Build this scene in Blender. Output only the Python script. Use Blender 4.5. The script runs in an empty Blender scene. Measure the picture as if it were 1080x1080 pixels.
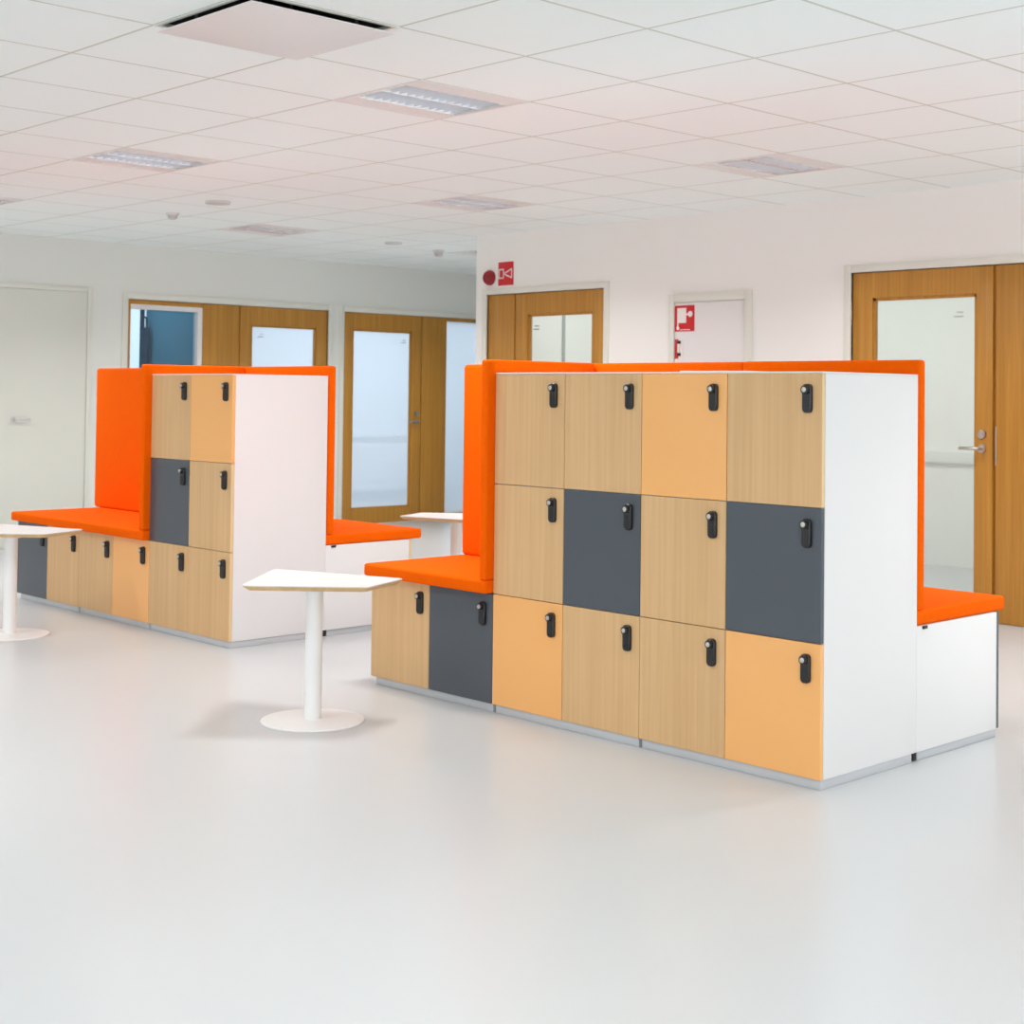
import bpy, bmesh, math, random
from mathutils import Vector, Matrix

C = bpy.context.scene.collection
SC = bpy.context.scene
random.seed(7)

# ---------------------------------------------------------------- camera
cam_d = bpy.data.cameras.new('camera')
cam = bpy.data.objects.new('camera', cam_d)
C.objects.link(cam)
yaw, pitch, roll, fl, cx, cy, ch = (-0.80219, 0.024295, 0.011592, 1552.53, 560.0, 378.97, 1.31436)
fw = Vector((math.sin(yaw) * math.cos(pitch), math.cos(yaw) * math.cos(pitch), math.sin(pitch)))
rt = Vector((math.cos(yaw), -math.sin(yaw), 0))
up = rt.cross(fw)
r2 = math.cos(roll) * rt + math.sin(roll) * up
u2 = -math.sin(roll) * rt + math.cos(roll) * up
cam.matrix_world = Matrix(((r2.x, u2.x, -fw.x, 0), (r2.y, u2.y, -fw.y, 0), (r2.z, u2.z, -fw.z, ch), (0, 0, 0, 1)))
cam_d.sensor_width = 36
cam_d.lens = fl / 1080 * 36
cam_d.shift_x = (540 - cx) / 1080
cam_d.shift_y = (cy - 540) / 1080
cam_d.clip_end = 100
cam_d.dof.use_dof = True
cam_d.dof.focus_distance = 5.3
cam_d.dof.aperture_fstop = 6.3
SC.camera = cam

# ---------------------------------------------------------------- world, lights, exposure
w = bpy.data.worlds.new('world')
SC.world = w
w.use_nodes = True
w.node_tree.nodes['Background'].inputs[0].default_value = (0.93, 0.97, 1.0, 1)
w.node_tree.nodes['Background'].inputs[1].default_value = 1.0

def area(name, loc, direction, sx, sy, power, col=(1, 1, 1)):
    l = bpy.data.lights.new(name, 'AREA')
    l.shape = 'RECTANGLE'; l.size = sx; l.size_y = sy; l.energy = power; l.color = col
    o = bpy.data.objects.new(name, l)
    C.objects.link(o)
    o.location = loc
    o.rotation_euler = Vector(direction).to_track_quat('-Z', 'Y').to_euler()
    return o

# daylight through the windows behind the camera and to its right
area('daylight_south', (-4.0, -4.75, 1.45), (0, 1, 0), 14.0, 2.1, 155, (0.985, 0.993, 1.0))
area('daylight_east', (3.8, 1.5, 1.45), (-1, 0, 0), 11.0, 2.1, 165, (0.985, 0.993, 1.0))
# area lights added to brighten the rooms behind the glass, no fittings built
area('office_fill', (-6.2, 8.75, 2.5), (0, 0.25, -1), 4.5, 0.9, 66, (0.97, 0.99, 1.0))
area('meeting_fill', (-13.3, 9.8, 2.5), (0, 0, -1), 1.8, 4.0, 150, (0.98, 0.975, 0.985))
area('back_room_fill', (-12.6, 6.6, 2.5), (0, 0, -1), 0.6, 0.5, 13, (0.75, 0.9, 1.0))
LAMP_POWER = 26
LAMP_SHARE = {(-6, 0): 0.55, (-2, 0): 1.15, (-6, 4): 1.1, (-10, 0): 1.15, (-10, 4): 1.3, (-10, 8): 1.4,
              (-2, -4): 0.9, (2, -4): 0.9, (2, 4): 1.5, (6, 4): 1.3}     # the lamp over the far group is dimmed
LAMP_SPREAD = math.radians(140)

SC.view_settings.view_transform = 'Standard'
SC.view_settings.look = 'None'
SC.view_settings.gamma = 1
SC.view_settings.exposure = -0.57
SC.view_settings.use_curve_mapping = False
SC.cycles.use_denoising = True
SC.cycles.max_bounces = 10
SC.cycles.diffuse_bounces = 6
SC.cycles.transparent_max_bounces = 12

# ---------------------------------------------------------------- materials
def lin(r, g, b):
    f = lambda c: (c / 255 / 12.92) if c / 255 <= 0.04045 else ((c / 255 + 0.055) / 1.055) ** 2.4
    return (f(r), f(g), f(b), 1)

def mat(name, col, rough=0.5, metal=0.0, spec=0.5, emit=None):
    m = bpy.data.materials.new(name)
    m.use_nodes = True
    b = m.node_tree.nodes['Principled BSDF']
    b.inputs['Base Color'].default_value = col
    b.inputs['Roughness'].default_value = rough
    b.inputs['Metallic'].default_value = metal
    b.inputs['Specular IOR Level'].default_value = spec
    if emit:
        b.inputs['Emission Color'].default_value = col
        b.inputs['Emission Strength'].default_value = emit
    return m

def nodes(m):
    nt = m.node_tree
    return nt, nt.nodes['Principled BSDF'], nt.nodes.new, nt.links.new

def wood(name, c1, c2, c3, rough=0.45, scale=1.0):
    """straight vertical veneer grain, driven by the place in the world"""
    m = mat(name, c1, rough)
    nt, b, N, L = nodes(m)
    g = N('ShaderNodeNewGeometry')
    mp = N('ShaderNodeMapping'); mp.inputs['Scale'].default_value = (55 * scale, 55 * scale, 1.1 * scale)
    n1 = N('ShaderNodeTexNoise'); n1.inputs['Scale'].default_value = 1.0; n1.inputs['Detail'].default_value = 5; n1.inputs['Roughness'].default_value = 0.6
    n1.inputs['Distortion'].default_value = 0.3
    rp = N('ShaderNodeValToRGB')
    rp.color_ramp.elements[0].position = 0.28; rp.color_ramp.elements[0].color = c1
    rp.color_ramp.elements[1].position = 0.72; rp.color_ramp.elements[1].color = c3
    e = rp.color_ramp.elements.new(0.5); e.color = c2
    mp2 = N('ShaderNodeMapping'); mp2.inputs['Scale'].default_value = (9 * scale, 9 * scale, 0.35 * scale)
    n2 = N('ShaderNodeTexNoise'); n2.inputs['Scale'].default_value = 1.0; n2.inputs['Detail'].default_value = 2
    mx = N('ShaderNodeMix'); mx.data_type = 'RGBA'; mx.blend_type = 'MULTIPLY'; mx.inputs[0].default_value = 0.35
    rp2 = N('ShaderNodeValToRGB')
    rp2.color_ramp.elements[0].position = 0.35; rp2.color_ramp.elements[0].color = (0.85, 0.83, 0.80, 1)
    rp2.color_ramp.elements[1].position = 0.65; rp2.color_ramp.elements[1].color = (1, 1, 1, 1)
    L(g.outputs['Position'], mp.inputs[0]); L(mp.outputs[0], n1.inputs['Vector']); L(n1.outputs['Fac'], rp.inputs[0])
    L(g.outputs['Position'], mp2.inputs[0]); L(mp2.outputs[0], n2.inputs['Vector']); L(n2.outputs['Fac'], rp2.inputs[0])
    L(rp.outputs[0], mx.inputs[6]); L(rp2.outputs[0], mx.inputs[7]); L(mx.outputs[2], b.inputs['Base Color'])
    bp = N('ShaderNodeBump'); bp.inputs['Strength'].default_value = 0.04; bp.inputs['Distance'].default_value = 0.002
    L(n1.outputs['Fac'], bp.inputs['Height']); L(bp.outputs[0], b.inputs['Normal'])
    return m

def fabric(name, col):
    m = mat(name, col, 0.9, 0, 0.06)
    nt, b, N, L = nodes(m)
    g = N('ShaderNodeNewGeometry')
    n = N('ShaderNodeTexNoise'); n.inputs['Scale'].default_value = 420; n.inputs['Detail'].default_value = 3
    n2 = N('ShaderNodeTexNoise'); n2.inputs['Scale'].default_value = 60; n2.inputs['Detail'].default_value = 2
    mx = N('ShaderNodeMix'); mx.data_type = 'RGBA'; mx.blend_type = 'MULTIPLY'; mx.inputs[0].default_value = 0.10
    mx.inputs[6].default_value = col
    L(g.outputs['Position'], n.inputs['Vector']); L(g.outputs['Position'], n2.inputs['Vector'])
    L(n2.outputs['Fac'], mx.inputs[7]); L(mx.outputs[2], b.inputs['Base Color'])
    bp = N('ShaderNodeBump'); bp.inputs['Strength'].default_value = 0.25; bp.inputs['Distance'].default_value = 0.002
    L(n.outputs['Fac'], bp.inputs['Height']); L(bp.outputs[0], b.inputs['Normal'])
    b.inputs['Sheen Weight'].default_value = 0.0
    b.inputs['Sheen Tint'].default_value = col
    return m

def painted(name, col, rough=0.55, var=0.03, scale=3.0, bump=0.0):
    m = mat(name, col, rough)
    nt, b, N, L = nodes(m)
    g = N('ShaderNodeNewGeometry')
    n = N('ShaderNodeTexNoise'); n.inputs['Scale'].default_value = scale; n.inputs['Detail'].default_value = 4
    rp = N('ShaderNodeValToRGB')
    rp.color_ramp.elements[0].color = tuple(c * (1 - var) for c in col[:3]) + (1,)
    rp.color_ramp.elements[1].color = tuple(min(1, c * (1 + var)) for c in col[:3]) + (1,)
    L(g.outputs['Position'], n.inputs['Vector']); L(n.outputs['Fac'], rp.inputs[0]); L(rp.outputs[0], b.inputs['Base Color'])
    if bump:
        nb = N('ShaderNodeTexNoise'); nb.inputs['Scale'].default_value = 180
        bp = N('ShaderNodeBump'); bp.inputs['Strength'].default_value = bump; bp.inputs['Distance'].default_value = 0.002
        L(g.outputs['Position'], nb.inputs['Vector']); L(nb.outputs['Fac'], bp.inputs['Height']); L(bp.outputs[0], b.inputs['Normal'])
    return m

def glass(name, tint, film, fac, rough=0.05):
    """pane with a translucent film: fac = how much of it is film"""
    m = bpy.data.materials.new(name); m.use_nodes = True
    nt = m.node_tree; nt.nodes.clear(); N = nt.nodes.new; L = nt.links.new
    out = N('ShaderNodeOutputMaterial')
    tr = N('ShaderNodeBsdfTransparent'); tr.inputs[0].default_value = tint
    df = N('ShaderNodeBsdfDiffuse'); df.inputs[0].default_value = film
    tl = N('ShaderNodeBsdfTranslucent'); tl.inputs[0].default_value = film
    gl = N('ShaderNodeBsdfGlossy'); gl.inputs['Roughness'].default_value = rough
    m1 = N('ShaderNodeMixShader'); m1.inputs[0].default_value = 0.5
    m2 = N('ShaderNodeMixShader'); m2.inputs[0].default_value = fac
    m3 = N('ShaderNodeMixShader')
    fr = N('ShaderNodeFresnel'); fr.inputs[0].default_value = 1.25
    L(df.outputs[0], m1.inputs[1]); L(tl.outputs[0], m1.inputs[2])
    L(tr.outputs[0], m2.inputs[1]); L(m1.outputs[0], m2.inputs[2])
    L(fr.outputs[0], m3.inputs[0]); L(m2.outputs[0], m3.inputs[1]); L(gl.outputs[0], m3.inputs[2])
    L(m3.outputs[0], out.inputs[0])
    return m

TILE = 0.614; GX = -4.026; GY = 3.846; ZC = 2.602

def ceiling_mat():
    base = lin(245, 252, 252)
    m = mat('ceiling_tiles', base, 0.85, 0, 0.2)
    nt, b, N, L = nodes(m)
    g = N('ShaderNodeNewGeometry'); s = N('ShaderNodeSeparateXYZ'); L(g.outputs['Position'], s.inputs[0])
    def line(sock, off):
        a = N('ShaderNodeMath'); a.operation = 'SUBTRACT'; L(sock, a.inputs[0]); a.inputs[1].default_value = off - TILE * 100
        d = N('ShaderNodeMath'); d.operation = 'DIVIDE'; L(a.outputs[0], d.inputs[0]); d.inputs[1].default_value = TILE
        f = N('ShaderNodeMath'); f.operation = 'FRACT'; L(d.outputs[0], f.inputs[0])
        p = N('ShaderNodeMath'); p.operation = 'PINGPONG'; L(f.outputs[0], p.inputs[0]); p.inputs[1].default_value = 0.5
        c = N('ShaderNodeMath'); c.operation = 'LESS_THAN'; L(p.outputs[0], c.inputs[0]); c.inputs[1].default_value = 0.0105
        return c.outputs[0]
    mxm = N('ShaderNodeMath'); mxm.operation = 'MAXIMUM'
    L(line(s.outputs[0], GX), mxm.inputs[0]); L(line(s.outputs[1], GY), mxm.inputs[1])
    mx = N('ShaderNodeMix'); mx.data_type = 'RGBA'
    mx.inputs[6].default_value = base; mx.inputs[7].default_value = lin(210, 213, 203)
    L(mxm.outputs[0], mx.inputs[0]); L(mx.outputs[2], b.inputs['Base Color'])
    n = N('ShaderNodeTexNoise'); n.inputs['Scale'].default_value = 160; L(g.outputs['Position'], n.inputs['Vector'])
    bp = N('ShaderNodeBump'); bp.inputs['Strength'].default_value = 0.15; bp.inputs['Distance'].default_value = 0.002
    L(n.outputs['Fac'], bp.inputs['Height']); L(bp.outputs[0], b.inputs['Normal'])
    return m

def floor_mat():
    m = painted('poured_floor', lin(199, 201, 203), 0.3, 0.012, 1.3)
    b = m.node_tree.nodes['Principled BSDF']
    b.inputs['Specular IOR Level'].default_value = 0.4
    return m

M = dict(
    floor=floor_mat(), ceiling=ceiling_mat(),
    wall=painted('wall_paint', lin(242, 242, 239), 0.7, 0.01, 2, 0.05),
    wall_grey=painted('wall_paint_grey', lin(229, 231, 226), 0.7, 0.01, 2, 0.05),
    trim=painted('trim_paint', lin(227, 228, 219), 0.45, 0.01),
    white=painted('white_laminate', lin(234, 232, 232), 0.35, 0.006),
    white_metal=painted('white_powder_coat', lin(240, 240, 240), 0.35, 0.006),
    oak=wood('light_oak_veneer', lin(214, 172, 120), lin(220, 179, 128), lin(226, 187, 137)),
    oak_edge=wood('light_oak_edge', lin(226, 194, 142), lin(232, 201, 150), lin(236, 206, 158)),
    honey=wood('honey_oak_veneer', lin(172, 119, 40), lin(187, 132, 48), lin(201, 146, 60), 0.4),
    peach=painted('peach_laminate', lin(248, 183, 111), 0.25, 0.008),
    slate=painted('slate_laminate', lin(76, 83, 91), 0.3, 0.015),
    orange=fabric('orange_wool', lin(254, 102, 2)),
    black=mat('black_plastic', lin(32, 32, 34), 0.35),
    chrome=mat('brushed_steel', lin(205, 203, 198), 0.28, 1.0),
    steel=mat('satin_steel', lin(190, 186, 178), 0.3, 1.0),
    table_white=painted('table_laminate', lin(224, 223, 223), 0.4, 0.006),
    plinth=painted('grey_plinth', lin(196, 198, 202), 0.35, 0.02),
    duct=mat('duct_metal', lin(120, 116, 110), 0.35, 0.8),
    dark=mat('gap_shade_dark', lin(40, 40, 42), 0.6),
    ply=wood('plywood_edge', lin(205, 170, 120), lin(214, 182, 134), lin(224, 194, 148)),
    red=mat('sign_red', lin(205, 28, 36), 0.4),
    siren=mat('siren_red', lin(150, 24, 34), 0.3),
    signwhite=mat('sign_white', lin(240, 235, 232), 0.4),
    grey=mat('print_grey', lin(150, 156, 156), 0.6),
    paper=mat('paper_white', lin(246, 246, 248), 0.6),
    glass_clear=glass('clear_glass', (0.95, 0.965, 0.95, 1), lin(225, 232, 228), 0.12),
    glass_film=glass('frosted_glass', (0.93, 0.96, 0.99, 1), lin(224, 234, 243), 0.65),
    glass_dark=glass('window_glass', (0.86, 0.94, 0.97, 1), lin(190, 210, 220), 0.06),
    teal=painted('blue_wall_paint', lin(90, 142, 163), 0.6, 0.03),
    navy=painted('navy_paint', lin(38, 46, 74), 0.5, 0.03),
    cool=painted('office_wall_paint', lin(226, 236, 244), 0.7, 0.01),
    mirror=mat('louvre_metal', lin(236, 238, 242), 0.2, 0.6),
    lit_glass=mat('lit_glass', lin(246, 250, 255), 0.3, 0, 0.5, 1.3),
    tube=mat('lamp_tube', lin(236, 244, 255), 0.4, 0, 0.5, 4.5),
    perforated=painted('lamp_side_panel', lin(232, 230, 228), 0.5, 0.02, 60),
    sensor=mat('sensor_plastic', lin(196, 197, 194), 0.5),
    detector=painted('detector_plastic', lin(212, 211, 208), 0.4, 0.01),
)

# ---------------------------------------------------------------- mesh helpers
class MB:
    def __init__(s):
        s.bm = bmesh.new(); s.mi = 0
    def box(s, a, b, bev=0.0, seg=2):
        x0, x1 = sorted((a[0], b[0])); y0, y1 = sorted((a[1], b[1])); z0, z1 = sorted((a[2], b[2]))
        t = bmesh.new()
        bmesh.ops.create_cube(t, size=1)
        for v in t.verts:
            v.co = Vector(((x0 + x1) / 2 + v.co.x * (x1 - x0), (y0 + y1) / 2 + v.co.y * (y1 - y0), (z0 + z1) / 2 + v.co.z * (z1 - z0)))
        if bev > 0:
            bmesh.ops.bevel(t, geom=t.edges[:], offset=bev, segments=seg, affect='EDGES', profile=0.5)
        s._join(t)
        return s
    def _join(s, t):
        me = bpy.data.meshes.new('tmp')
        for f in t.faces: f.material_index = s.mi
        t.to_mesh(me); t.free()
        s.bm.from_mesh(me)
        bpy.data.meshes.remove(me)
    def cyl(s, p0, p1, r0, r1=None, n=32, bev=0.0):
        r1 = r0 if r1 is None else r1
        p0 = Vector(p0); p1 = Vector(p1); d = p1 - p0
        t = bmesh.new()
        bmesh.ops.create_cone(t, cap_ends=True, segments=n, radius1=r0, radius2=r1, depth=d.length)
        if bev > 0:
            es = [e for e in t.edges if abs(e.verts[0].co.z - e.verts[1].co.z) < 1e-6]
            bmesh.ops.bevel(t, geom=es, offset=bev, segments=2, affect='EDGES', profile=0.5)
        q = Vector((0, 0, 1)).rotation_difference(d.normalized()).to_matrix().to_4x4()
        bmesh.ops.transform(t, matrix=Matrix.Translation((p0 + p1) / 2) @ q, verts=t.verts[:])
        s._join(t)
        return s
    def lathe(s, prof, centre, n=48, axis='Z'):
        t = bmesh.new()
        rings = []
        for r, z in prof:
            if r < 1e-6:
                rings.append([t.verts.new((0, 0, z))])
            else:
                rings.append([t.verts.new((r * math.cos(2 * math.pi * k / n), r * math.sin(2 * math.pi * k / n), z)) for k in range(n)])
        for a, b in zip(rings, rings[1:]):
            for k in range(n):
                k2 = (k + 1) % n
                if len(a) == 1 and len(b) == 1: continue
                if len(a) == 1: t.faces.new((a[0], b[k], b[k2]))
                elif len(b) == 1: t.faces.new((a[k], a[k2], b[0]))
                else: t.faces.new((a[k], a[k2], b[k2], b[k]))
        bmesh.ops.recalc_face_normals(t, faces=t.faces[:])
        rot = Matrix.Identity(4)
        if axis == '-Y': rot = Matrix.Rotation(math.pi / 2, 4, 'X')
        if axis == 'X': rot = Matrix.Rotation(math.pi / 2, 4, 'Y')
        bmesh.ops.transform(t, matrix=Matrix.Translation(centre) @ rot, verts=t.verts[:])
        s._join(t)
        return s
    def prism(s, pts, z0, z1, bev=0.0, seg=3):
        t = bmesh.new()
        lo = [t.verts.new((x, y, z0)) for x, y in pts]; hi = [t.verts.new((x, y, z1)) for x, y in pts]
        t.faces.new(list(reversed(lo))); t.faces.new(hi)
        n = len(pts)
        for k in range(n):
            t.faces.new((lo[k], lo[(k + 1) % n], hi[(k + 1) % n], hi[k]))
        bmesh.ops.recalc_face_normals(t, faces=t.faces[:])
        s._join(t)
        return s
    def quad(s, *pts):
        t = bmesh.new(); t.faces.new([t.verts.new(p) for p in pts]); s._join(t); return s
    def mesh(s, name, *mats, smooth=True):
        me = bpy.data.meshes.new(name)
        s.bm.to_mesh(me); s.bm.free()
        for m in mats: me.materials.append(m)
        if smooth:
            for p in me.polygons: p.use_smooth = True
            try: me.set_sharp_from_angle(angle=math.radians(35))
            except Exception: pass
        return me

def obj(name, me, parent=None, loc=(0, 0, 0), rz=0.0):
    o = bpy.data.objects.new(name, me)
    C.objects.link(o)
    if parent is not None: o.parent = parent
    o.location = loc; o.rotation_euler = (0, 0, rz)
    return o

def tag(o, label, cat, group=None):
    o['label'] = label; o['category'] = cat
    if group: o['group'] = group
    return o

def thing(name, label, cat, loc, group=None, rz=0.0):
    return tag(obj(name, None, None, loc, rz), label, cat, group)

def struct(name, me, loc=(0, 0, 0)):
    o = obj(name, me, None, loc); o['kind'] = 'structure'; return o

def copy_tree(o, parent=None):
    c = o.copy(); C.objects.link(c); c.parent = parent
    for k in list(o.children): copy_tree(k, c)
    return c

# ---------------------------------------------------------------- the room
YW = 8.018            # face of the right-hand wall
XL = -11.75           # face of the left-hand wall
XC = -8.944           # outer corner where the right-hand wall ends
T = 0.12

b = MB(); b.box((-15.2, -5.2, -0.1), (4.2, 13.2, 0)); struct('floor', b.mesh('floor', M['floor']))

UNSEEN_CELLS = [(2, 4), (6, 4), (-2, -4), (2, -4), (6, -4), (-6, -4), (-10, -4), (6, 0)]  # unseen fixtures added for overhead light on the camera side
LIGHT_CELLS = [(-2, 0), (-6, 0), (-10, 0), (-2, 4), (-6, 4), (-10, 4), (-10, 8)]
VENT_CELL = (-1, -2)
holes = set(LIGHT_CELLS) | set(UNSEEN_CELLS) | {VENT_CELL}
b = MB()
t = bmesh.new()
xs = [-15.2] + [GX + TILE * i for i in range(-18, 14)] + [4.6]
ys = [-5.2] + [GY + TILE * j for j in range(-14, 16)] + [13.4]
ci = list(range(-19, 14)); cj = list(range(-15, 16))
grid = {}
def gv(i, j):
    if (i, j) not in grid: grid[(i, j)] = t.verts.new((xs[i], ys[j], ZC))
    return grid[(i, j)]
for a in range(len(xs) - 1):
    for c in range(len(ys) - 1):
        if (ci[a], cj[c]) in holes: continue
        t.faces.new((gv(a, c), gv(a, c + 1), gv(a + 1, c + 1), gv(a + 1, c)))
b._join(t)
struct('ceiling', b.mesh('ceiling', M['ceiling'], smooth=False))

def RW(bm, s0, s1, z0, z1, n0, n1, bev=0.0):      # box on the right-hand wall: s = X, n = distance into the room
    bm.box((s0, YW - n0, z0), (s1, YW - n1, z1), bev); return bm
def LW(bm, s0, s1, z0, z1, n0, n1, bev=0.0):      # box on the left-hand wall: s = Y
    bm.box((XL + n0, s0, z0), (XL + n1, s1, z1), bev); return bm

DZ = 2.12
# right-hand wall with its two door openings
D1 = (-5.345, -3.70); D2 = (-8.806, -7.508)
b = MB()
RW(b, XC, D2[0], 0, ZC, 0, -T); RW(b, D2[0], D2[1], DZ, ZC, 0, -T); RW(b, D2[1], D1[0], 0, ZC, 0, -T)
RW(b, D1[0], D1[1], DZ, ZC, 0, -T); RW(b, D1[1], 4.0, 0, ZC, 0, -T)
b.box((XC, YW + T, 0), (XC + T, 13.0, ZC))
struct('wall_right', b.mesh('wall_right', M['wall'], smooth=False))
# left-hand wall with its openings
O1 = (6.428, 8.590); O2 = (8.780, 11.30)
b = MB()
LW(b, -5.0, O1[0], 0, ZC, 0, -T); LW(b, O1[0], O1[1], DZ, ZC, 0, -T); LW(b, O1[1], O2[0], 0, ZC, 0, -T)
LW(b, O2[0], O2[1], DZ, ZC, 0, -T); LW(b, O2[1], 13.0, 0, ZC, 0, -T)
struct('wall_left', b.mesh('wall_left', M['wall_grey'], smooth=False))
b = MB(); b.box((-11.75, 13.0, 0), (XC + T, 13.12, ZC)); struct('wall_corridor_end', b.mesh('w', M['wall_grey'], smooth=False))
# wall behind the camera and the far right one, with wide window openings
b = MB()
b.box((-11.75, -5.12, 0), (4.12, -5, 0.4)); b.box((-11.75, -5.12, 2.5), (4.12, -5, ZC))
for x in (-11.75, -7.85, -3.95, -0.05, 3.85): b.box((x, -5.12, 0.4), (x + 0.25, -5, 2.5))
struct('wall_back', b.mesh('w', M['wall'], smooth=False))
b = MB()
b.box((4, -5, 0), (4.12, YW + T, 0.4)); b.box((4, -5, 2.5), (4.12, YW + T, ZC))
for y in (-5, -1.7, 1.6, 4.9, 7.87): b.box((4, y, 0.4), (4.12, y + 0.25, 2.5))
struct('wall_east', b.mesh('w', M['wall'], smooth=False))

# rooms behind the glass
b = MB()
b.box((XC + T, 10.5, 0), (-2.9, 10.62, ZC)); b.box((-3.0, YW + T, 0), (-2.9, 10.5, ZC))
struct('wall_office', b.mesh('w', M['wall'], smooth=False))
b = MB(); b.box((XC + T, 10.46, 0.815), (-3.0, 10.5, 0.905), 0.004)
struct('trim_1', b.mesh('w', M['wall_grey']))
b = MB(); b.box((XC + T, 8.895, 0.0), (XC + T + 0.015, 8.925, ZC), 0.003)
struct('trim_2', b.mesh('w', M['grey']))
b = MB()
b.box((-14.7, 7.42, 0), (-14.58, 12.9, ZC))
struct('wall_meeting_room_back', b.mesh('w', M['cool'], smooth=False))
b = MB(); b.box((-14.7, 7.34, 0), (XL - T, 7.42, ZC)); struct('wall_meeting_room_near', b.mesh('w', M['cool'], smooth=False))
b = MB(); b.box((-14.7, 12.9, 0), (XL - T, 13.0, ZC)); struct('wall_meeting_room_far', b.mesh('w', M['cool'], smooth=False))
b = MB(); b.box((-14.58, 7.42, 0.775), (-14.43, 12.9, 0.82), 0.004)
struct('trim_3', b.mesh('w', M['wall_grey']))
b = MB()
b.box((-13.6, 5.7, 0), (-13.5, 7.34, ZC)); b.box((-13.5, 5.7, 0), (XL - T, 5.8, ZC)); b.box((-13.5, 7.30, 0), (XL - T, 7.34, ZC))
struct('wall_back_room', b.mesh('w', M['teal'], smooth=False))

b = MB()
b.box((-14.40, 7.9, 0.12), (-14.35, 12.5, 0.70), 0.004)
for k in range(9): b.box((-14.351, 7.92, 0.16 + k * 0.06), (-14.335, 12.48, 0.20 + k * 0.06), 0.003)
b.box((-14.42, 8.4, 0), (-14.33, 8.45, 0.13)); b.box((-14.42, 11.9, 0), (-14.33, 11.95, 0.13))
tag(obj('radiator', b.mesh('radiator', M['white_metal'])), 'long white ribbed radiator under the sill, seen dimly through frosted door glass', 'radiator')

# ---------------------------------------------------------------- doors
def lever(bmf, s, z, n, dirn, parent):
    """lever handle with round rose and a cylinder lock above it"""
    b = MB()
    def P(ss, zz, nn): return bmf(ss, zz, nn)
    b.cyl(P(s, z, n), P(s, z, n + 0.010), 0.026, n=28, bev=0.002)
    b.cyl(P(s, z, n + 0.008), P(s, z, n + 0.052), 0.010, n=18)
    b.cyl(P(s + dirn * -0.008, z, n + 0.050), P(s + dirn * 0.125, z, n + 0.050), 0.0095, n=18, bev=0.003)
    obj('handle', b.mesh('handle', M['steel']), parent)
    b = MB()
    b.cyl(P(s, z + 0.085, n), P(s, z + 0.085, n + 0.014), 0.027, n=28, bev=0.003)
    b.cyl(P(s, z + 0.085, n + 0.012), P(s, z + 0.085, n + 0.020), 0.012, n=20)
    obj('lock', b.mesh('lock', M['steel']), parent)

def room_sign(P, s, z, n, parent):
    """two faint lines of small print on the glass, too small to read"""
    b = MB()
    def bar(s0, s1, z0, z1):
        a = P(s0, z0, n); c = P(s1, z1, n + 0.001); b.box(a, c)
    x = s
    for wd in (0.007, 0.004, 0.008, 0.006, 0.007): bar(x + 0.018, x + 0.018 + wd, z + 0.026, z + 0.036); x += wd + 0.003
    x = s
    for wd in (0.008, 0.006, 0.005, 0.009, 0.007, 0.008, 0.004): bar(x, x + wd, z, z + 0.011); x += wd + 0.003
    obj('lettering', b.mesh('lettering', M['grey'], smooth=False), parent)

RP = lambda s, z, n: (s, YW - n, z)
LP = lambda s, z, n: (XL + n, s, z)

def leaf(BW, P, s0, s1, gs0, gs1, gz0, gz1, z0, z1, parent, gmat, hinge_side, handle=None, sign=None, name='leaf'):
    n0, n1 = -0.05, -0.008
    b = MB()
    BW(b, s0, gs0, z0, z1, n0, n1, 0.002); BW(b, gs1, s1, z0, z1, n0, n1, 0.002)
    BW(b, gs0 - 0.001, gs1 + 0.001, gz1, z1, n0, n1 - 0.0005, 0.0); BW(b, gs0 - 0.001, gs1 + 0.001, z0, gz0, n0, n1 - 0.0005, 0.0)
    lf = obj(name, b.mesh(name, M['honey']), parent)
    b = MB()
    for a0, a1, c0, c1 in ((gs0, gs0 + 0.018, gz0, gz1), (gs1 - 0.018, gs1, gz0, gz1), (gs0, gs1, gz1 - 0.018, gz1), (gs0, gs1, gz0, gz0 + 0.018)):
        BW(b, a0, a1, c0, c1, n0 + 0.004, -0.022, 0.0)
    obj('glazing_bead', b.mesh('bead', M['honey'], smooth=False), lf)
    b = MB(); BW(b, gs0 + 0.004, gs1 - 0.004, gz0 + 0.004, gz1 - 0.004, -0.034, -0.030)
    obj('glass_pane', b.mesh('pane', gmat, smooth=False), lf)
    if sign: room_sign(P, sign[0], sign[1], -0.0295, lf)
    hs = s0 if hinge_side < 0 else s1
    for z in (0.25, 1.05, 1.86):
        b = MB(); b.cyl(P(hs + hinge_side * 0.006, z - 0.055, 0.004), P(hs + hinge_side * 0.006, z + 0.055, 0.004), 0.008, n=14, bev=0.001)
        obj('hinge', b.mesh('hinge', M['steel']), lf)
    if handle: lever(P, handle[0], handle[1], n1, handle[2], lf)
    return lf

def casing(BW, s0, s1, z1, parent, wd=0.05):
    b = MB()
    BW(b, s0 - wd, s0, 0, z1 + wd, -0.06, 0.014, 0.002); BW(b, s1, s1 + wd, 0, z1 + wd, -0.06, 0.014, 0.002)
    BW(b, s0, s1, z1, z1 + wd, -0.06, 0.014, 0.002)
    obj('casing', b.mesh('casing', M['trim']), parent)

def door_root(name, loc):
    o = obj(name, None, None, (0, 0, 0)); o['kind'] = 'structure'; return o

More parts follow.
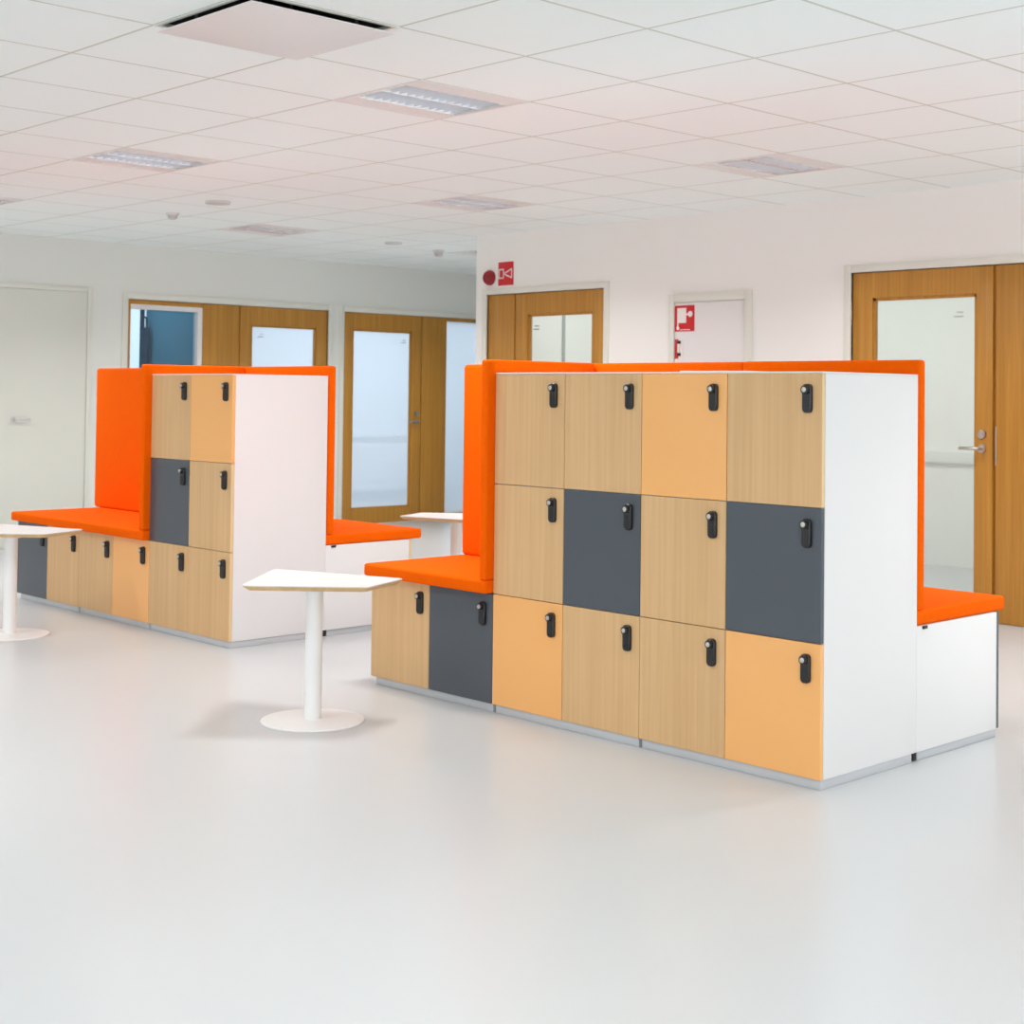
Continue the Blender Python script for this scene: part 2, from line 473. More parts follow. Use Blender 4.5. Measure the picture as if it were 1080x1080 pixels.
# door at the right edge of the picture
d = door_root('door_1', None)
casing(RW, D1[0], D1[1], DZ, d)
leaf(RW, RP, -5.340, -4.366, -5.196, -4.474, 0.115, 1.953, 0.006, DZ - 0.004, d, M['glass_clear'], -1, handle=(-4.432, 1.027, -1), sign=(-4.633, 1.815))
b = MB(); RW(b, -4.342, D1[1] - 0.002, 0.004, DZ - 0.003, -0.05, -0.008, 0.002)
obj('side_panel', b.mesh('panel', M['honey']), d)
b = MB(); RW(b, -4.366, -4.342, 0.004, DZ - 0.003, -0.06, -0.03)
obj('jamb', b.mesh('jamb', M['honey']), d)
b = MB(); RW(b, -4.345, -4.337, 0.93, 1.16, -0.012, -0.005)
obj('strike_plate', b.mesh('strike', M['steel']), d)

# door behind the nearest locker group
d = door_root('door_2', None)
casing(RW, D2[0], D2[1], DZ, d)
leaf(RW, RP, -8.482, -7.512, -8.345, -7.640, 0.17, 1.950, 0.006, DZ - 0.004, d, M['glass_clear'], 1, handle=(-8.415, 1.03, 1), sign=(-8.300, 1.825))
b = MB(); RW(b, D2[0] + 0.002, -8.496, 0.004, DZ - 0.003, -0.05, -0.008, 0.002)
obj('side_panel', b.mesh('panel', M['honey']), d)
b = MB(); RW(b, -8.498, -8.480, 0.004, DZ - 0.003, -0.06, -0.03)
obj('jamb', b.mesh('jamb', M['honey']), d)

# left-hand wall: window with a solid panel and a glazed door, in one frame
d = door_root('door_3', None)
casing(LW, O1[0], O1[1], DZ, d, 0.055)
leaf(LW, LP, 7.590, 8.586, 7.716, 8.456, 0.17, 1.945, 0.006, DZ - 0.004, d, M['glass_film'], 1, handle=(7.655, 1.025, 1), sign=(7.80, 1.83))
b = MB(); LW(b, 7.190, 7.580, 0.004, DZ - 0.003, -0.05, -0.008, 0.002)
obj('side_panel', b.mesh('panel', M['honey']), d)
b = MB(); LW(b, 7.578, 7.592, 0.004, DZ - 0.003, -0.06, -0.03)
obj('jamb', b.mesh('jamb', M['honey']), d)
d = door_root('window_1', None)
b = MB()
LW(b, 6.430, 6.462, 0, DZ - 0.003, -0.10, -0.008, 0.002)
LW(b, 6.462, 7.189, 2.078, DZ - 0.003, -0.10, -0.008, 0.002); LW(b, 6.462, 7.189, 0, 0.30, -0.10, -0.008, 0.002)
obj('window_frame', b.mesh('frame', M['honey']), d)
b = MB()
LW(b, 6.462, 6.474, 0.30, 2.035, -0.09, -0.03); LW(b, 7.142, 7.189, 0.30, 2.035, -0.09, -0.014); LW(b, 6.462, 7.189, 2.035, 2.078, -0.09, -0.014)
obj('glazing_bead', b.mesh('bead', M['white']), d)
b = MB(); LW(b, 6.47, 7.15, 0.302, 2.04, -0.062, -0.056)
obj('glass_pane', b.mesh('pane', M['glass_dark'], smooth=False), d)
# on the partition seen through that window: a tall lit slit of glass, and a navy screen before it
d = door_root('window_3', None)
b = MB(); b.box((-13.36, 7.270, 0.08), (-13.33, 7.30, 2.17), 0.002); b.box((-13.33, 7.270, 2.14), (-12.975, 7.30, 2.17), 0.002)
obj('window_frame', b.mesh('frame', M['white']), d)
b = MB(); b.box((-13.33, 7.285, 0.1), (-12.975, 7.30, 2.14))
obj('glass_pane', b.mesh('pane', M['lit_glass'], smooth=False), d)
b = MB()
b.box((-12.985, 7.235, 0), (-12.835, 7.265, 1.93), 0.004); b.box((-12.985, 7.235, 1.92), (-12.94, 7.265, 2.12), 0.004)
b.cyl((-12.95, 7.25, 2.04), (-12.88, 7.25, 2.02), 0.010, n=10); b.cyl((-12.88, 7.25, 2.02), (-12.88, 7.25, 1.92), 0.010, n=10)
b.box((-13.06, 7.16, 0.0), (-12.78, 7.268, 0.03), 0.004)
tag(obj('screen', b.mesh('screen', M['navy'])), 'dark navy upright screen seen through the blue-lit window beside a bright strip', 'screen')

d = door_root('door_4', None)
casing(LW, O2[0], O2[1], DZ, d, 0.050)
leaf(LW, LP, 8.785, 9.786, 8.905, 9.662, 0.155, 1.952, 0.006, DZ - 0.004, d, M['glass_film'], -1, handle=(9.728, 1.025, -1), sign=(9.53, 1.83))
b = MB(); LW(b, 9.796, 10.118, 0.004, DZ - 0.003, -0.05, -0.008, 0.002)
obj('side_panel', b.mesh('panel', M['honey']), d)
b = MB(); LW(b, 9.782, 9.798, 0.004, DZ - 0.003, -0.06, -0.03)
obj('jamb', b.mesh('jamb', M['honey']), d)
d = door_root('window_2', None)
b = MB()
LW(b, 10.120, 10.132, 0, DZ - 0.003, -0.10, -0.010); LW(b, 11.26, 11.298, 0, DZ - 0.003, -0.10, -0.008)
LW(b, 10.132, 11.26, 2.085, DZ - 0.003, -0.10, -0.008); LW(b, 10.132, 11.26, 0, 0.06, -0.10, -0.008)
obj('window_frame', b.mesh('frame', M['honey']), d)
b = MB(); LW(b, 10.13, 11.262, 0.058, 2.087, -0.062, -0.056)
obj('glass_pane', b.mesh('pane', M['glass_film'], smooth=False), d)

# plain white door at the far left
d = door_root('door_5', None)
b = MB()
LW(b, 5.10, 5.145, 0, 2.195, 0, 0.014, 0.002); LW(b, 6.045, 6.085, 0, 2.195, 0, 0.014, 0.002); LW(b, 5.145, 6.045, 2.155, 2.195, 0, 0.014, 0.002)
obj('casing', b.mesh('casing', M['trim']), d)
b = MB(); LW(b, 5.150, 6.040, 0.006, 2.150, 0.0, 0.008, 0.002)
lf = obj('leaf', b.mesh('leaf', M['trim']), d)
b = MB()
b.cyl(LP(5.40, 1.065, 0.008), LP(5.40, 1.065, 0.018), 0.024, n=24, bev=0.002)
b.cyl(LP(5.40, 1.065, 0.016), LP(5.40, 1.065, 0.055), 0.009, n=16); b.cyl(LP(5.395, 1.065, 0.052), LP(5.53, 1.065, 0.052), 0.009, n=16)
obj('handle', b.mesh('handle', M['detector']), lf)

# ---------------------------------------------------------------- fire safety things on the right-hand wall
t_ = thing('fire_hose_cabinet', 'white fire hose cabinet door in cream frame on wall behind nearest lockers', 'cabinet', (-6.49, YW, 0.95))
ox, oy, oz = -6.49, YW, 0.95
def H(bm, s0, s1, z0, z1, n0, n1, bev=0.0):
    bm.box((s0 - ox, -n0, z0 - oz), (s1 - ox, -n1, z1 - oz), bev)
b = MB()
H(b, -6.865, -6.815, 0.95, 2.045, 0, 0.020, 0.002); H(b, -6.188, -6.132, 0.95, 2.045, 0, 0.020, 0.002)
H(b, -6.815, -6.188, 1.985, 2.045, 0, 0.020, 0.002); H(b, -6.815, -6.188, 0.95, 1.005, 0, 0.020, 0.002)
obj('frame', b.mesh('frame', M['trim']), t_)
b = MB(); H(b, -6.811, -6.192, 1.009, 1.976, 0.0, 0.012, 0.002)
dr = obj('cabinet_door', b.mesh('cdoor', M['white']), t_)
b = MB()
H(b, -6.806, -6.774, 1.585, 1.722, 0.012, 0.016, 0.001); b.mi = 1
H(b, -6.774, -6.740, 1.580, 1.726, 0.012, 0.016, 0.001)
H(b, -6.776, -6.758, 1.625, 1.690, 0.016, 0.026, 0.003); b.mi = 2
H(b, -6.780, -6.752, 1.690, 1.712, 0.016, 0.024, 0.002); H(b, -6.780, -6.752, 1.603, 1.625, 0.016, 0.024, 0.002)
latch = obj('latch', b.mesh('latch', M['red'], M['signwhite'], M['black']), dr)
latch['label'] = 'red and white latch plate with dark ends'

# fire hose sign: red square, reel pictogram
b = MB()
b.box((-0.090, 0, -0.092), (0.090, -0.003, 0.092), 0.001); b.mi = 1
b.box((-0.066, -0.003, -0.032), (0.016, -0.0042, 0.074)); b.box((-0.066, -0.003, -0.06), (-0.056, -0.0042, -0.03))
b.box((0.016, -0.003, 0.022), (0.05, -0.0042, 0.034))
b.cyl((0.052, -0.003, 0.030), (0.052, -0.0044, 0.030), 0.021, n=24)
b.cyl((-0.060, -0.003, -0.068), (-0.060, -0.0044, -0.068), 0.013, n=20)
b.box((-0.04, -0.003, -0.083), (0.05, -0.0042, -0.078))
s = obj('hose_sign', b.mesh('hose_sign', M['red'], M['signwhite'], smooth=False), dr, (-6.720 - ox, -0.012, 1.869 - oz))
s['label'] = 'square red sign with white hose pictogram'

# alarm sign with horn pictogram
s = tag(obj('alarm_sign', None, None, (-8.590, YW, 2.283)), 'red rectangular sign with white horn pictogram above oak door', 'sign')
b = MB(); b.box((-0.088, 0, -0.094), (0.088, -0.004, 0.094), 0.001)
obj('plate', b.mesh('plate', M['red']), s)
b = MB()
def stroke(p, q, wd=0.010):
    p = Vector((p[0], -0.0045, p[1])); q = Vector((q[0], -0.0045, q[1]))
    dd = (q - p).normalized(); nn = Vector((-dd.z, 0, dd.x)) * wd / 2; e = dd * wd * 0.4
    a = [p - e + nn, q + e + nn, q + e - nn, p - e - nn]
    lo = [v + Vector((0, 0.0008, 0)) for v in a]
    t = bmesh.new(); A = [t.verts.new(v) for v in a]; B = [t.verts.new(v) for v in lo]
    t.faces.new(A); t.faces.new(B[::-1])
    for k in range(4): t.faces.new((A[k], B[k], B[(k + 1) % 4], A[(k + 1) % 4]))
    bmesh.ops.recalc_face_normals(t, faces=t.faces[:]); b._join(t)
sq = [(-0.078, -0.034), (-0.026, -0.034), (-0.026, 0.034), (-0.078, 0.034)]
for k in range(4): stroke(sq[k], sq[(k + 1) % 4])
tr = [(-0.010, 0.004), (-0.010, -0.006), (0.070, -0.036), (0.070, 0.036)]
for k in range(4): stroke(tr[k], tr[(k + 1) % 4])
stroke((-0.026, 0), (-0.010, 0), 0.012)
obj('pictogram', b.mesh('pict', M['signwhite'], smooth=False), s)

s = thing('alarm_sounder', 'round dark red alarm sounder at the wall corner beside the sign', 'alarm', (-8.775, YW, 2.258))
b = MB(); b.lathe([(0, 0), (0.062, 0), (0.062, 0.014), (0.056, 0.020), (0, 0.020)], (0, 0, 0), 36, '-Y')
obj('base', b.mesh('base', M['siren']), s)
b = MB(); b.lathe([(0.054, 0.018), (0.054, 0.032), (0.050, 0.038), (0.038, 0.040), (0.036, 0.034), (0.018, 0.034), (0.016, 0.039), (0, 0.040)], (0, 0, 0), 36, '-Y')
obj('cap', b.mesh('cap', M['siren']), s)

# ---------------------------------------------------------------- ceiling fittings
def ceiling_light(label):
    r = thing('ceiling_light', label, 'ceiling light', (0, 0, ZC), 'recessed louvre lights in the tiled ceiling')
    h = TILE / 2
    b = MB()
    e = 0.018
    for a in ((-h, -h, h, -h + e), (-h, h - e, h, h), (-h, -h + e, -h + e, h - e), (h - e, -h + e, h, h - e)):
        b.box((a[0], a[1], -0.004), (a[2], a[3], 0.012), 0.0015)
    b.box((-h + e, -h + e, 0.105), (h - e, h - e, 0.11))
    for sx in (-1, 1): b.box((sx * (h - e), -h + e, 0.012), (sx * (h - e - 0.004), h - e, 0.106))
    for sy in (-1, 1): b.box((-h + e, sy * (h - e), 0.012), (h - e, sy * (h - e - 0.004), 0.106))
    obj('housing', b.mesh('housing', M['perforated'], smooth=False), r)
    for sx in (-1, 1):
        b = MB(); b.box((sx * 0.172, -h + e, 0.0), (sx * (h - e), h - e, 0.006), 0.001)
        obj('side_panel', b.mesh('sp', M['perforated'], smooth=False), r)
    for x in (-0.085, 0.085):
        b = MB(); b.cyl((x, -0.25, 0.070), (x, 0.25, 0.070), 0.013, n=16)
        obj('lamp_tube', b.mesh('tube', M['tube']), r)
    b = MB()
    L_ = h - e
    for x in (-0.172, 0.0, 0.172):
        wv = 0.020 if x else 0.030
        b.quad((x - wv * (x >= 0) , -L_, 0.060), (x, -L_, 0.002), (x, L_, 0.002), (x - wv * (x >= 0), L_, 0.060))
        b.quad((x + wv * (x <= 0), -L_, 0.060), (x, -L_, 0.002), (x, L_, 0.002), (x + wv * (x <= 0), L_, 0.060))
    n = 13
    for k in range(n):
        y = -L_ + (k + 0.5) * 2 * L_ / n
        for x0, x1 in ((-0.170, -0.002), (0.002, 0.170)):
            for dy in (-0.007, 0.007):
                b.quad((x0, y, 0.003), (x1, y, 0.003), (x1, y + dy, 0.048), (x0, y + dy, 0.048))
    for x0, x1, xm in ((-0.172, 0.0, -0.086), (0.0, 0.172, 0.086)):
        pts = [(x0 + 0.004, 0.058), (x0 + 0.03, 0.090), (xm, 0.1), (x1 - 0.03, 0.090), (x1 - 0.004, 0.058)]
        for p, q in zip(pts, pts[1:]):
            b.quad((p[0], -L_, p[1]), (q[0], -L_, q[1]), (q[0], L_, q[1]), (p[0], L_, p[1]))
    obj('louvre', b.mesh('louvre', M['mirror'], smooth=False), r)
    return r
CL_LABELS = ['recessed louvre light nearest the camera, beside the square air diffuser',
             'recessed louvre light with dark slots above the left locker group',
             'recessed louvre light cut off by the left edge of the picture',
             'recessed louvre light near the right-hand wall, farthest right of the lights',
             'recessed louvre light at the middle of the ceiling, before the alarm sign corner',
             'pale recessed louvre light above the oak window panel on the left wall',
             'recessed louvre light half hidden behind the wall corner, at the corridor']
def cell(i, j): return (GX + TILE * (i + 0.5), GY + TILE * (j + 0.5))
proto = None
for k, (i, j) in enumerate(LIGHT_CELLS):
    x, y = cell(i, j)
    if proto is None:
        proto = o = ceiling_light(CL_LABELS[0])
    else:
        o = copy_tree(proto); o['label'] = CL_LABELS[k]
    o.location = (x, y, ZC)
for (i, j) in UNSEEN_CELLS:
    x, y = cell(i, j)
    o = copy_tree(proto); o.location = (x, y, ZC)
    o['label'] = 'added recessed louvre light over the camera side of the hall, outside the picture'
for (i, j) in LIGHT_CELLS + UNSEEN_CELLS:
    x, y = cell(i, j)
    l = area('ceiling_lamp', (x, y, ZC - 0.008), (0, 0, -1), 0.34, 0.5, LAMP_POWER * LAMP_SHARE.get((i, j), 1.0), (1.0, 0.985, 0.965))
    l.data.spread = LAMP_SPREAD

x, y = cell(*VENT_CELL)
v = thing('air_diffuser', 'square white air diffuser plate hanging below a dark ceiling opening', 'air vent', (x, y, ZC))
h = TILE / 2
b = MB()
for a in ((-h, -h, h, -h + 0.02), (-h, h - 0.02, h, h), (-h, -h + 0.02, -h + 0.02, h - 0.02), (h - 0.02, -h + 0.02, h, h - 0.02)):
    b.box((a[0], a[1], -0.003), (a[2], a[3], 0.01), 0.001)
obj('rim', b.mesh('rim', M['trim']), v)
b = MB()
b.box((-h, -h, 0.20), (h, h, 0.21))
for sx in (-1, 1): b.box((sx * h, -h, 0.01), (sx * (h - 0.01), h, 0.20)); b.box((-h, sx * h, 0.01), (h, sx * (h - 0.01), 0.20))
obj('duct_box', b.mesh('duct', M['duct'], smooth=False), v)
b = MB()
n = 12; hh = 0.297
t = bmesh.new(); vv = {}
for a in range(n + 1):
    for c in range(n + 1):
        px = -hh + 2 * hh * a / n; py = -hh + 2 * hh * c / n
        dd = (1 - (px / hh) ** 2) * (1 - (py / hh) ** 2)
        vv[a, c] = t.verts.new((px, py, -0.026 - 0.014 * dd))
for a in range(n):
    for c in range(n): t.faces.new((vv[a, c], vv[a, c + 1], vv[a + 1, c + 1], vv[a + 1, c]))
ex = bmesh.ops.extrude_face_region(t, geom=t.faces[:])
for q in [g for g in ex['geom'] if isinstance(g, bmesh.types.BMVert)]: q.co.z = -0.022
bmesh.ops.recalc_face_normals(t, faces=t.faces[:])
b._join(t)
obj('diffuser_plate', b.mesh('plate', M['white']), v)
for sx in (-1, 1):
    for sy in (-1, 1):
        b = MB(); b.cyl((sx * 0.2, sy * 0.2, -0.028), (sx * 0.2, sy * 0.2, 0.20), 0.006, n=10)
        obj('hanger', b.mesh('hanger', M['steel']), v)

def dome(x, y, label, name, r=0.05, hgt=0.05, cat='smoke detector', low=True):
    o = thing(name, label, cat, (x, y, ZC))
    b = MB(); b.lathe([(0, 0), (r, 0), (r, -0.012), (r * 0.92, -0.016), (0, -0.016)], (0, 0, 0), 32)
    obj('base', b.mesh('base', M['detector']), o)
    if low:
        b = MB(); b.lathe([(r * 0.75, -0.015), (r * 0.72, -hgt * 0.75), (r * 0.5, -hgt), (0, -hgt)], (0, 0, 0), 32)
        obj('sensor', b.mesh('sensor', M['sensor']), o)
    return o
dome(-9.455, 5.516, 'small domed smoke detector on ceiling above the left locker group', 'smoke_detector', 0.048, 0.045)
dome(-8.646, 5.389, 'flat round ceiling cover plate right of the left smoke detector', 'ceiling_cover', 0.085, 0.03, 'cover plate', False)
dome(-9.83, 7.858, 'flat round ceiling cover plate farthest back, near the corridor', 'ceiling_cover', 0.075, 0.03, 'cover plate', False)
dome(-10.05, 8.55, 'small smoke detector on the ceiling at the corridor entrance', 'smoke_detector', 0.055, 0.055)

# ---------------------------------------------------------------- lockers
CW, RH, Z0 = 0.406, 0.4556, 0.034
FY = 4.150                       # door fronts of both groups
DEP = 0.600
DT = 0.018                       # door thickness
G = 0.0015

def door_mesh(kind):
    b = MB()
    b.box((G, 0, G), (CW - G, DT, RH - G), 0.0012, 1)
    me = b.mesh('locker_door_' + kind, M[kind], M['oak_edge'] if kind == 'oak' else M[kind])
    for p in me.polygons:
        if abs(p.normal.x) > 0.9 or abs(p.normal.z) > 0.9: p.material_index = 1
    return me
DOOR = {k: door_mesh(k) for k in ('oak', 'peach', 'slate')}
def lock_meshes():
    b = MB()
    t = bmesh.new()
    hw, hh_, rr = 0.0185, 0.049, 0.014
    pts = []
    for cxx, czz, a0 in ((hw - rr, hh_ - rr, 0), (-hw + rr, hh_ - rr, 90), (-hw + rr, -hh_ + rr, 180), (hw - rr, -hh_ + rr, 270)):
        for k in range(7):
            a = math.radians(a0 + 15 * k); pts.append((cxx + rr * math.cos(a), czz + rr * math.sin(a)))
    prev = None; rings = []
    for y, sc in ((0, 1), (-0.010, 1), (-0.014, 0.90), (-0.0145, 0.0)):
        if sc == 0: continue
        rings.append([t.verts.new((px * (1 if sc == 1 else (hw - 0.003) / hw), y, pz * (1 if sc == 1 else (hh_ - 0.003) / hh_))) for px, pz in pts])
    for a, c in zip(rings, rings[1:]):
        for k in range(len(pts)): t.faces.new((a[k], a[(k + 1) % len(pts)], c[(k + 1) % len(pts)], c[k]))
    t.faces.new(rings[-1]); t.faces.new(rings[0][::-1])
    bmesh.ops.recalc_face_normals(t, faces=t.faces[:]); b._join(t)
    for r in range(5):
        for c in range(2): b.cyl((-0.006 + c * 0.012, -0.0135, 0.002 - r * 0.010), (-0.006 + c * 0.012, -0.0155, 0.002 - r * 0.010), 0.0035, n=10)
    body = b.mesh('lock_body', M['black'])
    b = MB()
    b.cyl((0, -0.012, 0.030), (0, -0.026, 0.030), 0.0150, n=24, bev=0.002)
    b.mi = 1
    b.cyl((0, -0.0255, 0.030), (0, -0.0285, 0.030), 0.0092, n=24, bev=0.001)
    knob = b.mesh('lock_knob', M['black'], M['chrome'])
    return body, knob
LOCK_BODY, LOCK_KNOB = lock_meshes()

def locker_door(kind, parent, x, y, z, rz=0):
    d = obj('locker_door', DOOR[kind], parent, (x, y, z), rz)
    d['label'] = {'oak': 'light oak door', 'peach': 'peach orange door', 'slate': 'slate grey door'}[kind]
    lx, lz = CW - 0.058, RH - 0.087
    obj('lock_body', LOCK_BODY, d, (lx, 0, lz)); obj('lock_knob', LOCK_KNOB, d, (lx, 0, lz))
    return d

def unit(name, label, x0, rows, y=FY, depth=DEP, left=0.010, right=0.006, back=False, cat='locker', group=None, plinth_front=0.009):
    """rows: top row first; every row a list of door kinds. Doors face -Y, or +Y when back is set."""
    ncol = len(rows[0]); nr = len(rows); W = ncol * CW; H_ = Z0 + nr * RH
    r = thing(name, label, cat, (x0, y, 0), group)
    b = MB()
    ya, yb = (DT + 0.001, depth) if not back else (0, depth - DT - 0.001)
    tp = 0.009 if nr > 1 else 0.002
    b.box((0, ya, Z0), (W, yb, H_ - 0.001), 0.0025)
    obj('carcass', b.mesh('carcass', M['white']), r)
    if nr > 1:
        b = MB(); b.box((0, -0.001, H_ - 0.001), (W, depth, H_ + 0.005), 0.002)
        obj('top_panel', b.mesh('top', M['white']), r)
    b = MB()
    pa, pb = (plinth_front, depth - 0.022) if not back else (0.022, depth - plinth_front)
    b.box((left, pa, 0.0), (W - right, pb, Z0), 0.002)
    obj('plinth', b.mesh('plinth', M['plinth']), r)
    for ri, row in enumerate(rows):
        z = Z0 + (nr - 1 - ri) * RH
        for ci_, k in enumerate(row):
            if not back: locker_door(k, r, ci_ * CW, 0, z)
            else: locker_door(k, r, W - ci_ * CW, depth, z, math.pi)
    if back:
        b = MB(); b.box((W - 0.0005, 0.035, H_ - 0.013), (W + 0.006, 0.065, H_ - 0.001), 0.002)
        obj('clip', b.mesh('clip', M['black']), r)
        b = MB(); b.box((W - 0.07, 0.001, 0), (W - 0.013, 0.021, Z0 - 0.001), 0.002)  # dark block added to blacken the plinth gap like deep shade
        obj('gap_shade', b.mesh('gap_shade', M['dark']), r)
    return r

XN = -4.502                      # left edge of the near tall block
XR = XN + 4 * CW                 # its right edge
LK = 'tall three-row locker units'
unit('locker_unit', 'tall locker unit of six doors, left half of nearest block, beside orange seat', XN, [['oak', 'oak'], ['oak', 'slate'], ['peach', 'oak']], group=LK, left=0.016)
unit('locker_unit', 'tall locker unit with white end panel at right, two peach doors, nearest camera', XN + 2 * CW, [['peach', 'oak'], ['oak', 'slate'], ['oak', 'peach']], group=LK)
XF = -7.300                      # far tall block
unit('locker_unit', 'tall six-door locker unit in the far group, slate door at middle left', XF, [['oak', 'peach'], ['slate', 'oak'], ['oak', 'oak']], group=LK, left=0.012)
BG = 'low bench lockers under the orange seats'
unit('bench_locker', 'low bench locker with oak and slate doors left of the nearest locker block', XN - 2 * CW, [['oak', 'slate']], group=BG, left=0.030, right=0.0)
unit('bench_locker', 'low bench locker with oak and peach doors beside the far tall lockers', XF - 2 * CW, [['oak', 'peach']], group=BG, left=0.012, right=0.0)
unit('bench_locker', 'low bench locker with slate and oak doors at the left picture edge', XF - 4 * CW, [['slate', 'oak']], group=BG, left=0.04)
BD = 0.600
unit('bench_locker', 'low white-ended bench locker behind the nearest tall lockers, at right', XN, [['slate', 'oak', 'oak', 'slate']], y=FY + DEP, depth=BD, back=True, group=BG, left=0.02, right=0.010)
unit('bench_locker', 'low white-ended bench locker behind the far tall lockers', XF, [['oak', 'oak']], y=FY + DEP, depth=BD, back=True, group=BG, left=0.02, right=0.010)

# ---------------------------------------------------------------- orange upholstery
def pad(name, label, cat, a, c, bev=0.012, group=None):
    b = MB()
    ctr = ((a[0] + c[0]) / 2, (a[1] + c[1]) / 2, min(a[2], c[2]))
    b.box(tuple(a[k] - ctr[k] for k in range(3)), tuple(c[k] - ctr[k] for k in range(3)), bev, 4)
    return tag(obj(name, b.mesh(name, M['orange']), None, ctr), label, cat, group)
ZS = Z0 + RH + 0.001             # top of the bench carcass
ZT = 0.546                       # top of the cushions
PT = 1.460                       # top of the upright panels
SG = 'orange seat cushions'; PG = 'orange upholstered upright panels'
pad('seat_cushion', 'orange seat cushion on the bench left of the nearest lockers', 'cushion', (-5.322, 4.106, ZS), (XN - 0.001, 4.752, ZT), group=SG)
pad('seat_cushion', 'orange seat cushion on the bench behind the nearest lockers, at right', 'cushion', (XN, FY + DEP + 0.001, ZS), (XR - 0.002, 5.400, ZT), group=SG)
pad('seat_cushion', 'long orange seat cushion on the far bench reaching the left picture edge', 'cushion', (-8.936, 4.106, ZS), (XF - 0.002, 4.752, ZT), group=SG)
pad('seat_cushion', 'orange seat cushion on the bench behind the far lockers', 'cushion', (XF, FY + DEP + 0.001, ZS), (XF + 2 * CW - 0.002, 5.425, ZT), group=SG)
pad('back_panel', 'orange upright panel against left side of the nearest locker block', 'seat panel', (-4.546, 4.106, ZT), (XN - 0.002, 4.754, PT), group=PG)
pad('back_panel', 'orange upright panel against left side of the far tall locker', 'seat panel', (XF - 0.048, 4.106, ZT), (XF - 0.002, 4.754, PT), group=PG)
pad('back_panel', 'orange back panel over nearest lockers, left half by the oak door', 'seat panel', (XN - 0.045, FY + DEP + 0.010, ZT), (XN + 2 * CW - 0.002, FY + DEP + 0.052, PT - 0.001), group=PG)
pad('back_panel', 'orange back panel over nearest lockers, right half ending by the glass door', 'seat panel', (XN + 2 * CW + 0.002, FY + DEP + 0.006, ZT), (XR + 0.002, FY + DEP + 0.050, PT), group=PG)
pad('back_panel', 'orange back panel behind the far lockers and their white end', 'seat panel', (XF - 0.045, FY + DEP + 0.008, ZT), (XF + 2 * CW + 0.004, FY + DEP + 0.052, PT), group=PG)
pad('back_panel', 'narrow visible orange backrest at rear of bench left of nearest lockers', 'seat panel', (-5.324, 4.694, ZT), (-4.549, 4.750, PT - 0.002), 0.018, group=PG)
pad('back_panel', 'broad orange backrest at rear of the far bench on the left', 'seat panel', (-8.985, 4.694, ZT), (XF - 0.051, 4.750, PT - 0.002), 0.018, group=PG)

b = MB(); b.box((-0.15, -0.105, 0), (0.15, 0.105, 0.009), 0.001)
o = tag(obj('paper_stack', b.mesh('paper', M['paper']), None, (-3.56, 4.50, Z0 + 3 * RH + 0.0051), 0.12), 'thin white stack of paper lying on top of the nearest lockers', 'paper')

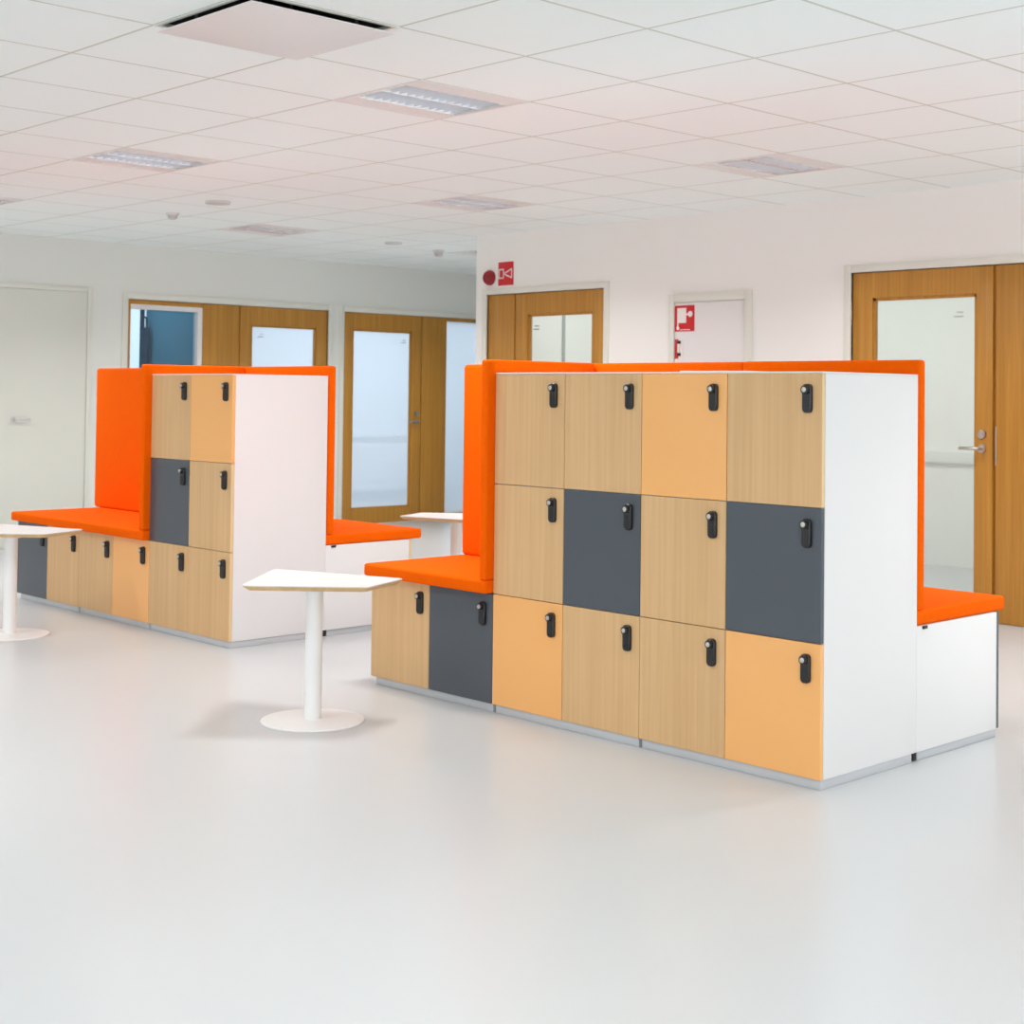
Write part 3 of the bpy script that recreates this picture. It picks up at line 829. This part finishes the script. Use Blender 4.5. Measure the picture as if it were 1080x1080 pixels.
# ---------------------------------------------------------------- tables
def round_poly(pts, r, n=6):
    out = []
    m = len(pts)
    for k in range(m):
        p0 = Vector(pts[k - 1]); p1 = Vector(pts[k]); p2 = Vector(pts[(k + 1) % m])
        d0 = (p0 - p1).normalized(); d2 = (p2 - p1).normalized()
        ang = d0.angle(d2); dist = r / math.tan(ang / 2)
        a = p1 + d0 * dist; c = p1 + d2 * dist
        for q in range(n + 1):
            s_ = q / n
            out.append(tuple((1 - s_) ** 2 * a + 2 * s_ * (1 - s_) * p1 + s_ ** 2 * c))
    return out
TOPZ = 0.556
TOP = [(-0.088, -0.290), (-0.462, 0.120), (0.144, 0.345), (0.264, 0.066)]
def table(label):
    r = thing('side_table', label, 'table', (0, 0, 0), 'white angular pedestal tables')
    # top: white laminate over a plywood edge that tapers inward underneath
    b = MB()
    P0 = round_poly(TOP, 0.030)
    cxx = sum(p[0] for p in P0) / len(P0); cyy = sum(p[1] for p in P0) / len(P0)
    sh = lambda k: [(cxx + (px - cxx) * k, cyy + (py - cyy) * k) for px, py in P0]
    t = bmesh.new(); rings = []
    for k, z in ((0.93, TOPZ - 0.022), (0.995, TOPZ - 0.007), (1.0, TOPZ - 0.004), (1.0, TOPZ - 0.0005), (0.997, TOPZ)):
        rings.append([t.verts.new((px, py, z)) for px, py in sh(k)])
    nn = len(P0)
    fs = []
    for ri, (a, c) in enumerate(zip(rings, rings[1:])):
        for k in range(nn):
            f = t.faces.new((a[k], a[(k + 1) % nn], c[(k + 1) % nn], c[k])); fs.append((f, 1 if ri < 2 else 0))
    ft = t.faces.new(rings[-1]); fb = t.faces.new(rings[0][::-1])
    bmesh.ops.recalc_face_normals(t, faces=t.faces[:])
    idx = {f.index: 0 for f in t.faces}
    t.faces.index_update()
    side = {f.index: m for f, m in fs}; bot = fb.index
    me = bpy.data.meshes.new('table_top'); t.to_mesh(me); t.free(); b.bm.free()
    me.materials.append(M['table_white']); me.materials.append(M['ply'])
    for p in me.polygons: p.material_index = side.get(p.index, 1 if p.index == bot else 0)
    obj('table_top', me, r)
    b = MB(); b.cyl((0, 0, TOPZ - 0.031), (0, 0, TOPZ - 0.021), 0.085, n=40, bev=0.002)
    obj('mounting_plate', b.mesh('mp', M['white_metal']), r)
    b = MB(); b.cyl((0, 0, 0.010), (0, 0, TOPZ - 0.030), 0.034, n=40)
    obj('column', b.mesh('column', M['white_metal']), r)
    b = MB(); b.lathe([(0, 0), (0.205, 0), (0.207, 0.003), (0.205, 0.007), (0.19, 0.009), (0.05, 0.012), (0, 0.012)], (0, 0, 0), 72)
    obj('base', b.mesh('base', M['white_metal']), r)
    return r
tb = table('white angular pedestal table between the two locker groups, nearest the camera'); tb.location = (-4.858, 3.505, 0)
t2 = copy_tree(tb); t2['label'] = 'white pedestal table cut off by the left picture edge'; t2.location = (-7.600, 3.498, 0)
t3 = copy_tree(tb); t3['label'] = 'white pedestal table partly hidden behind the nearest orange backrest'; t3.location = (-6.990, 6.120, 0); t3.rotation_euler.z = math.pi
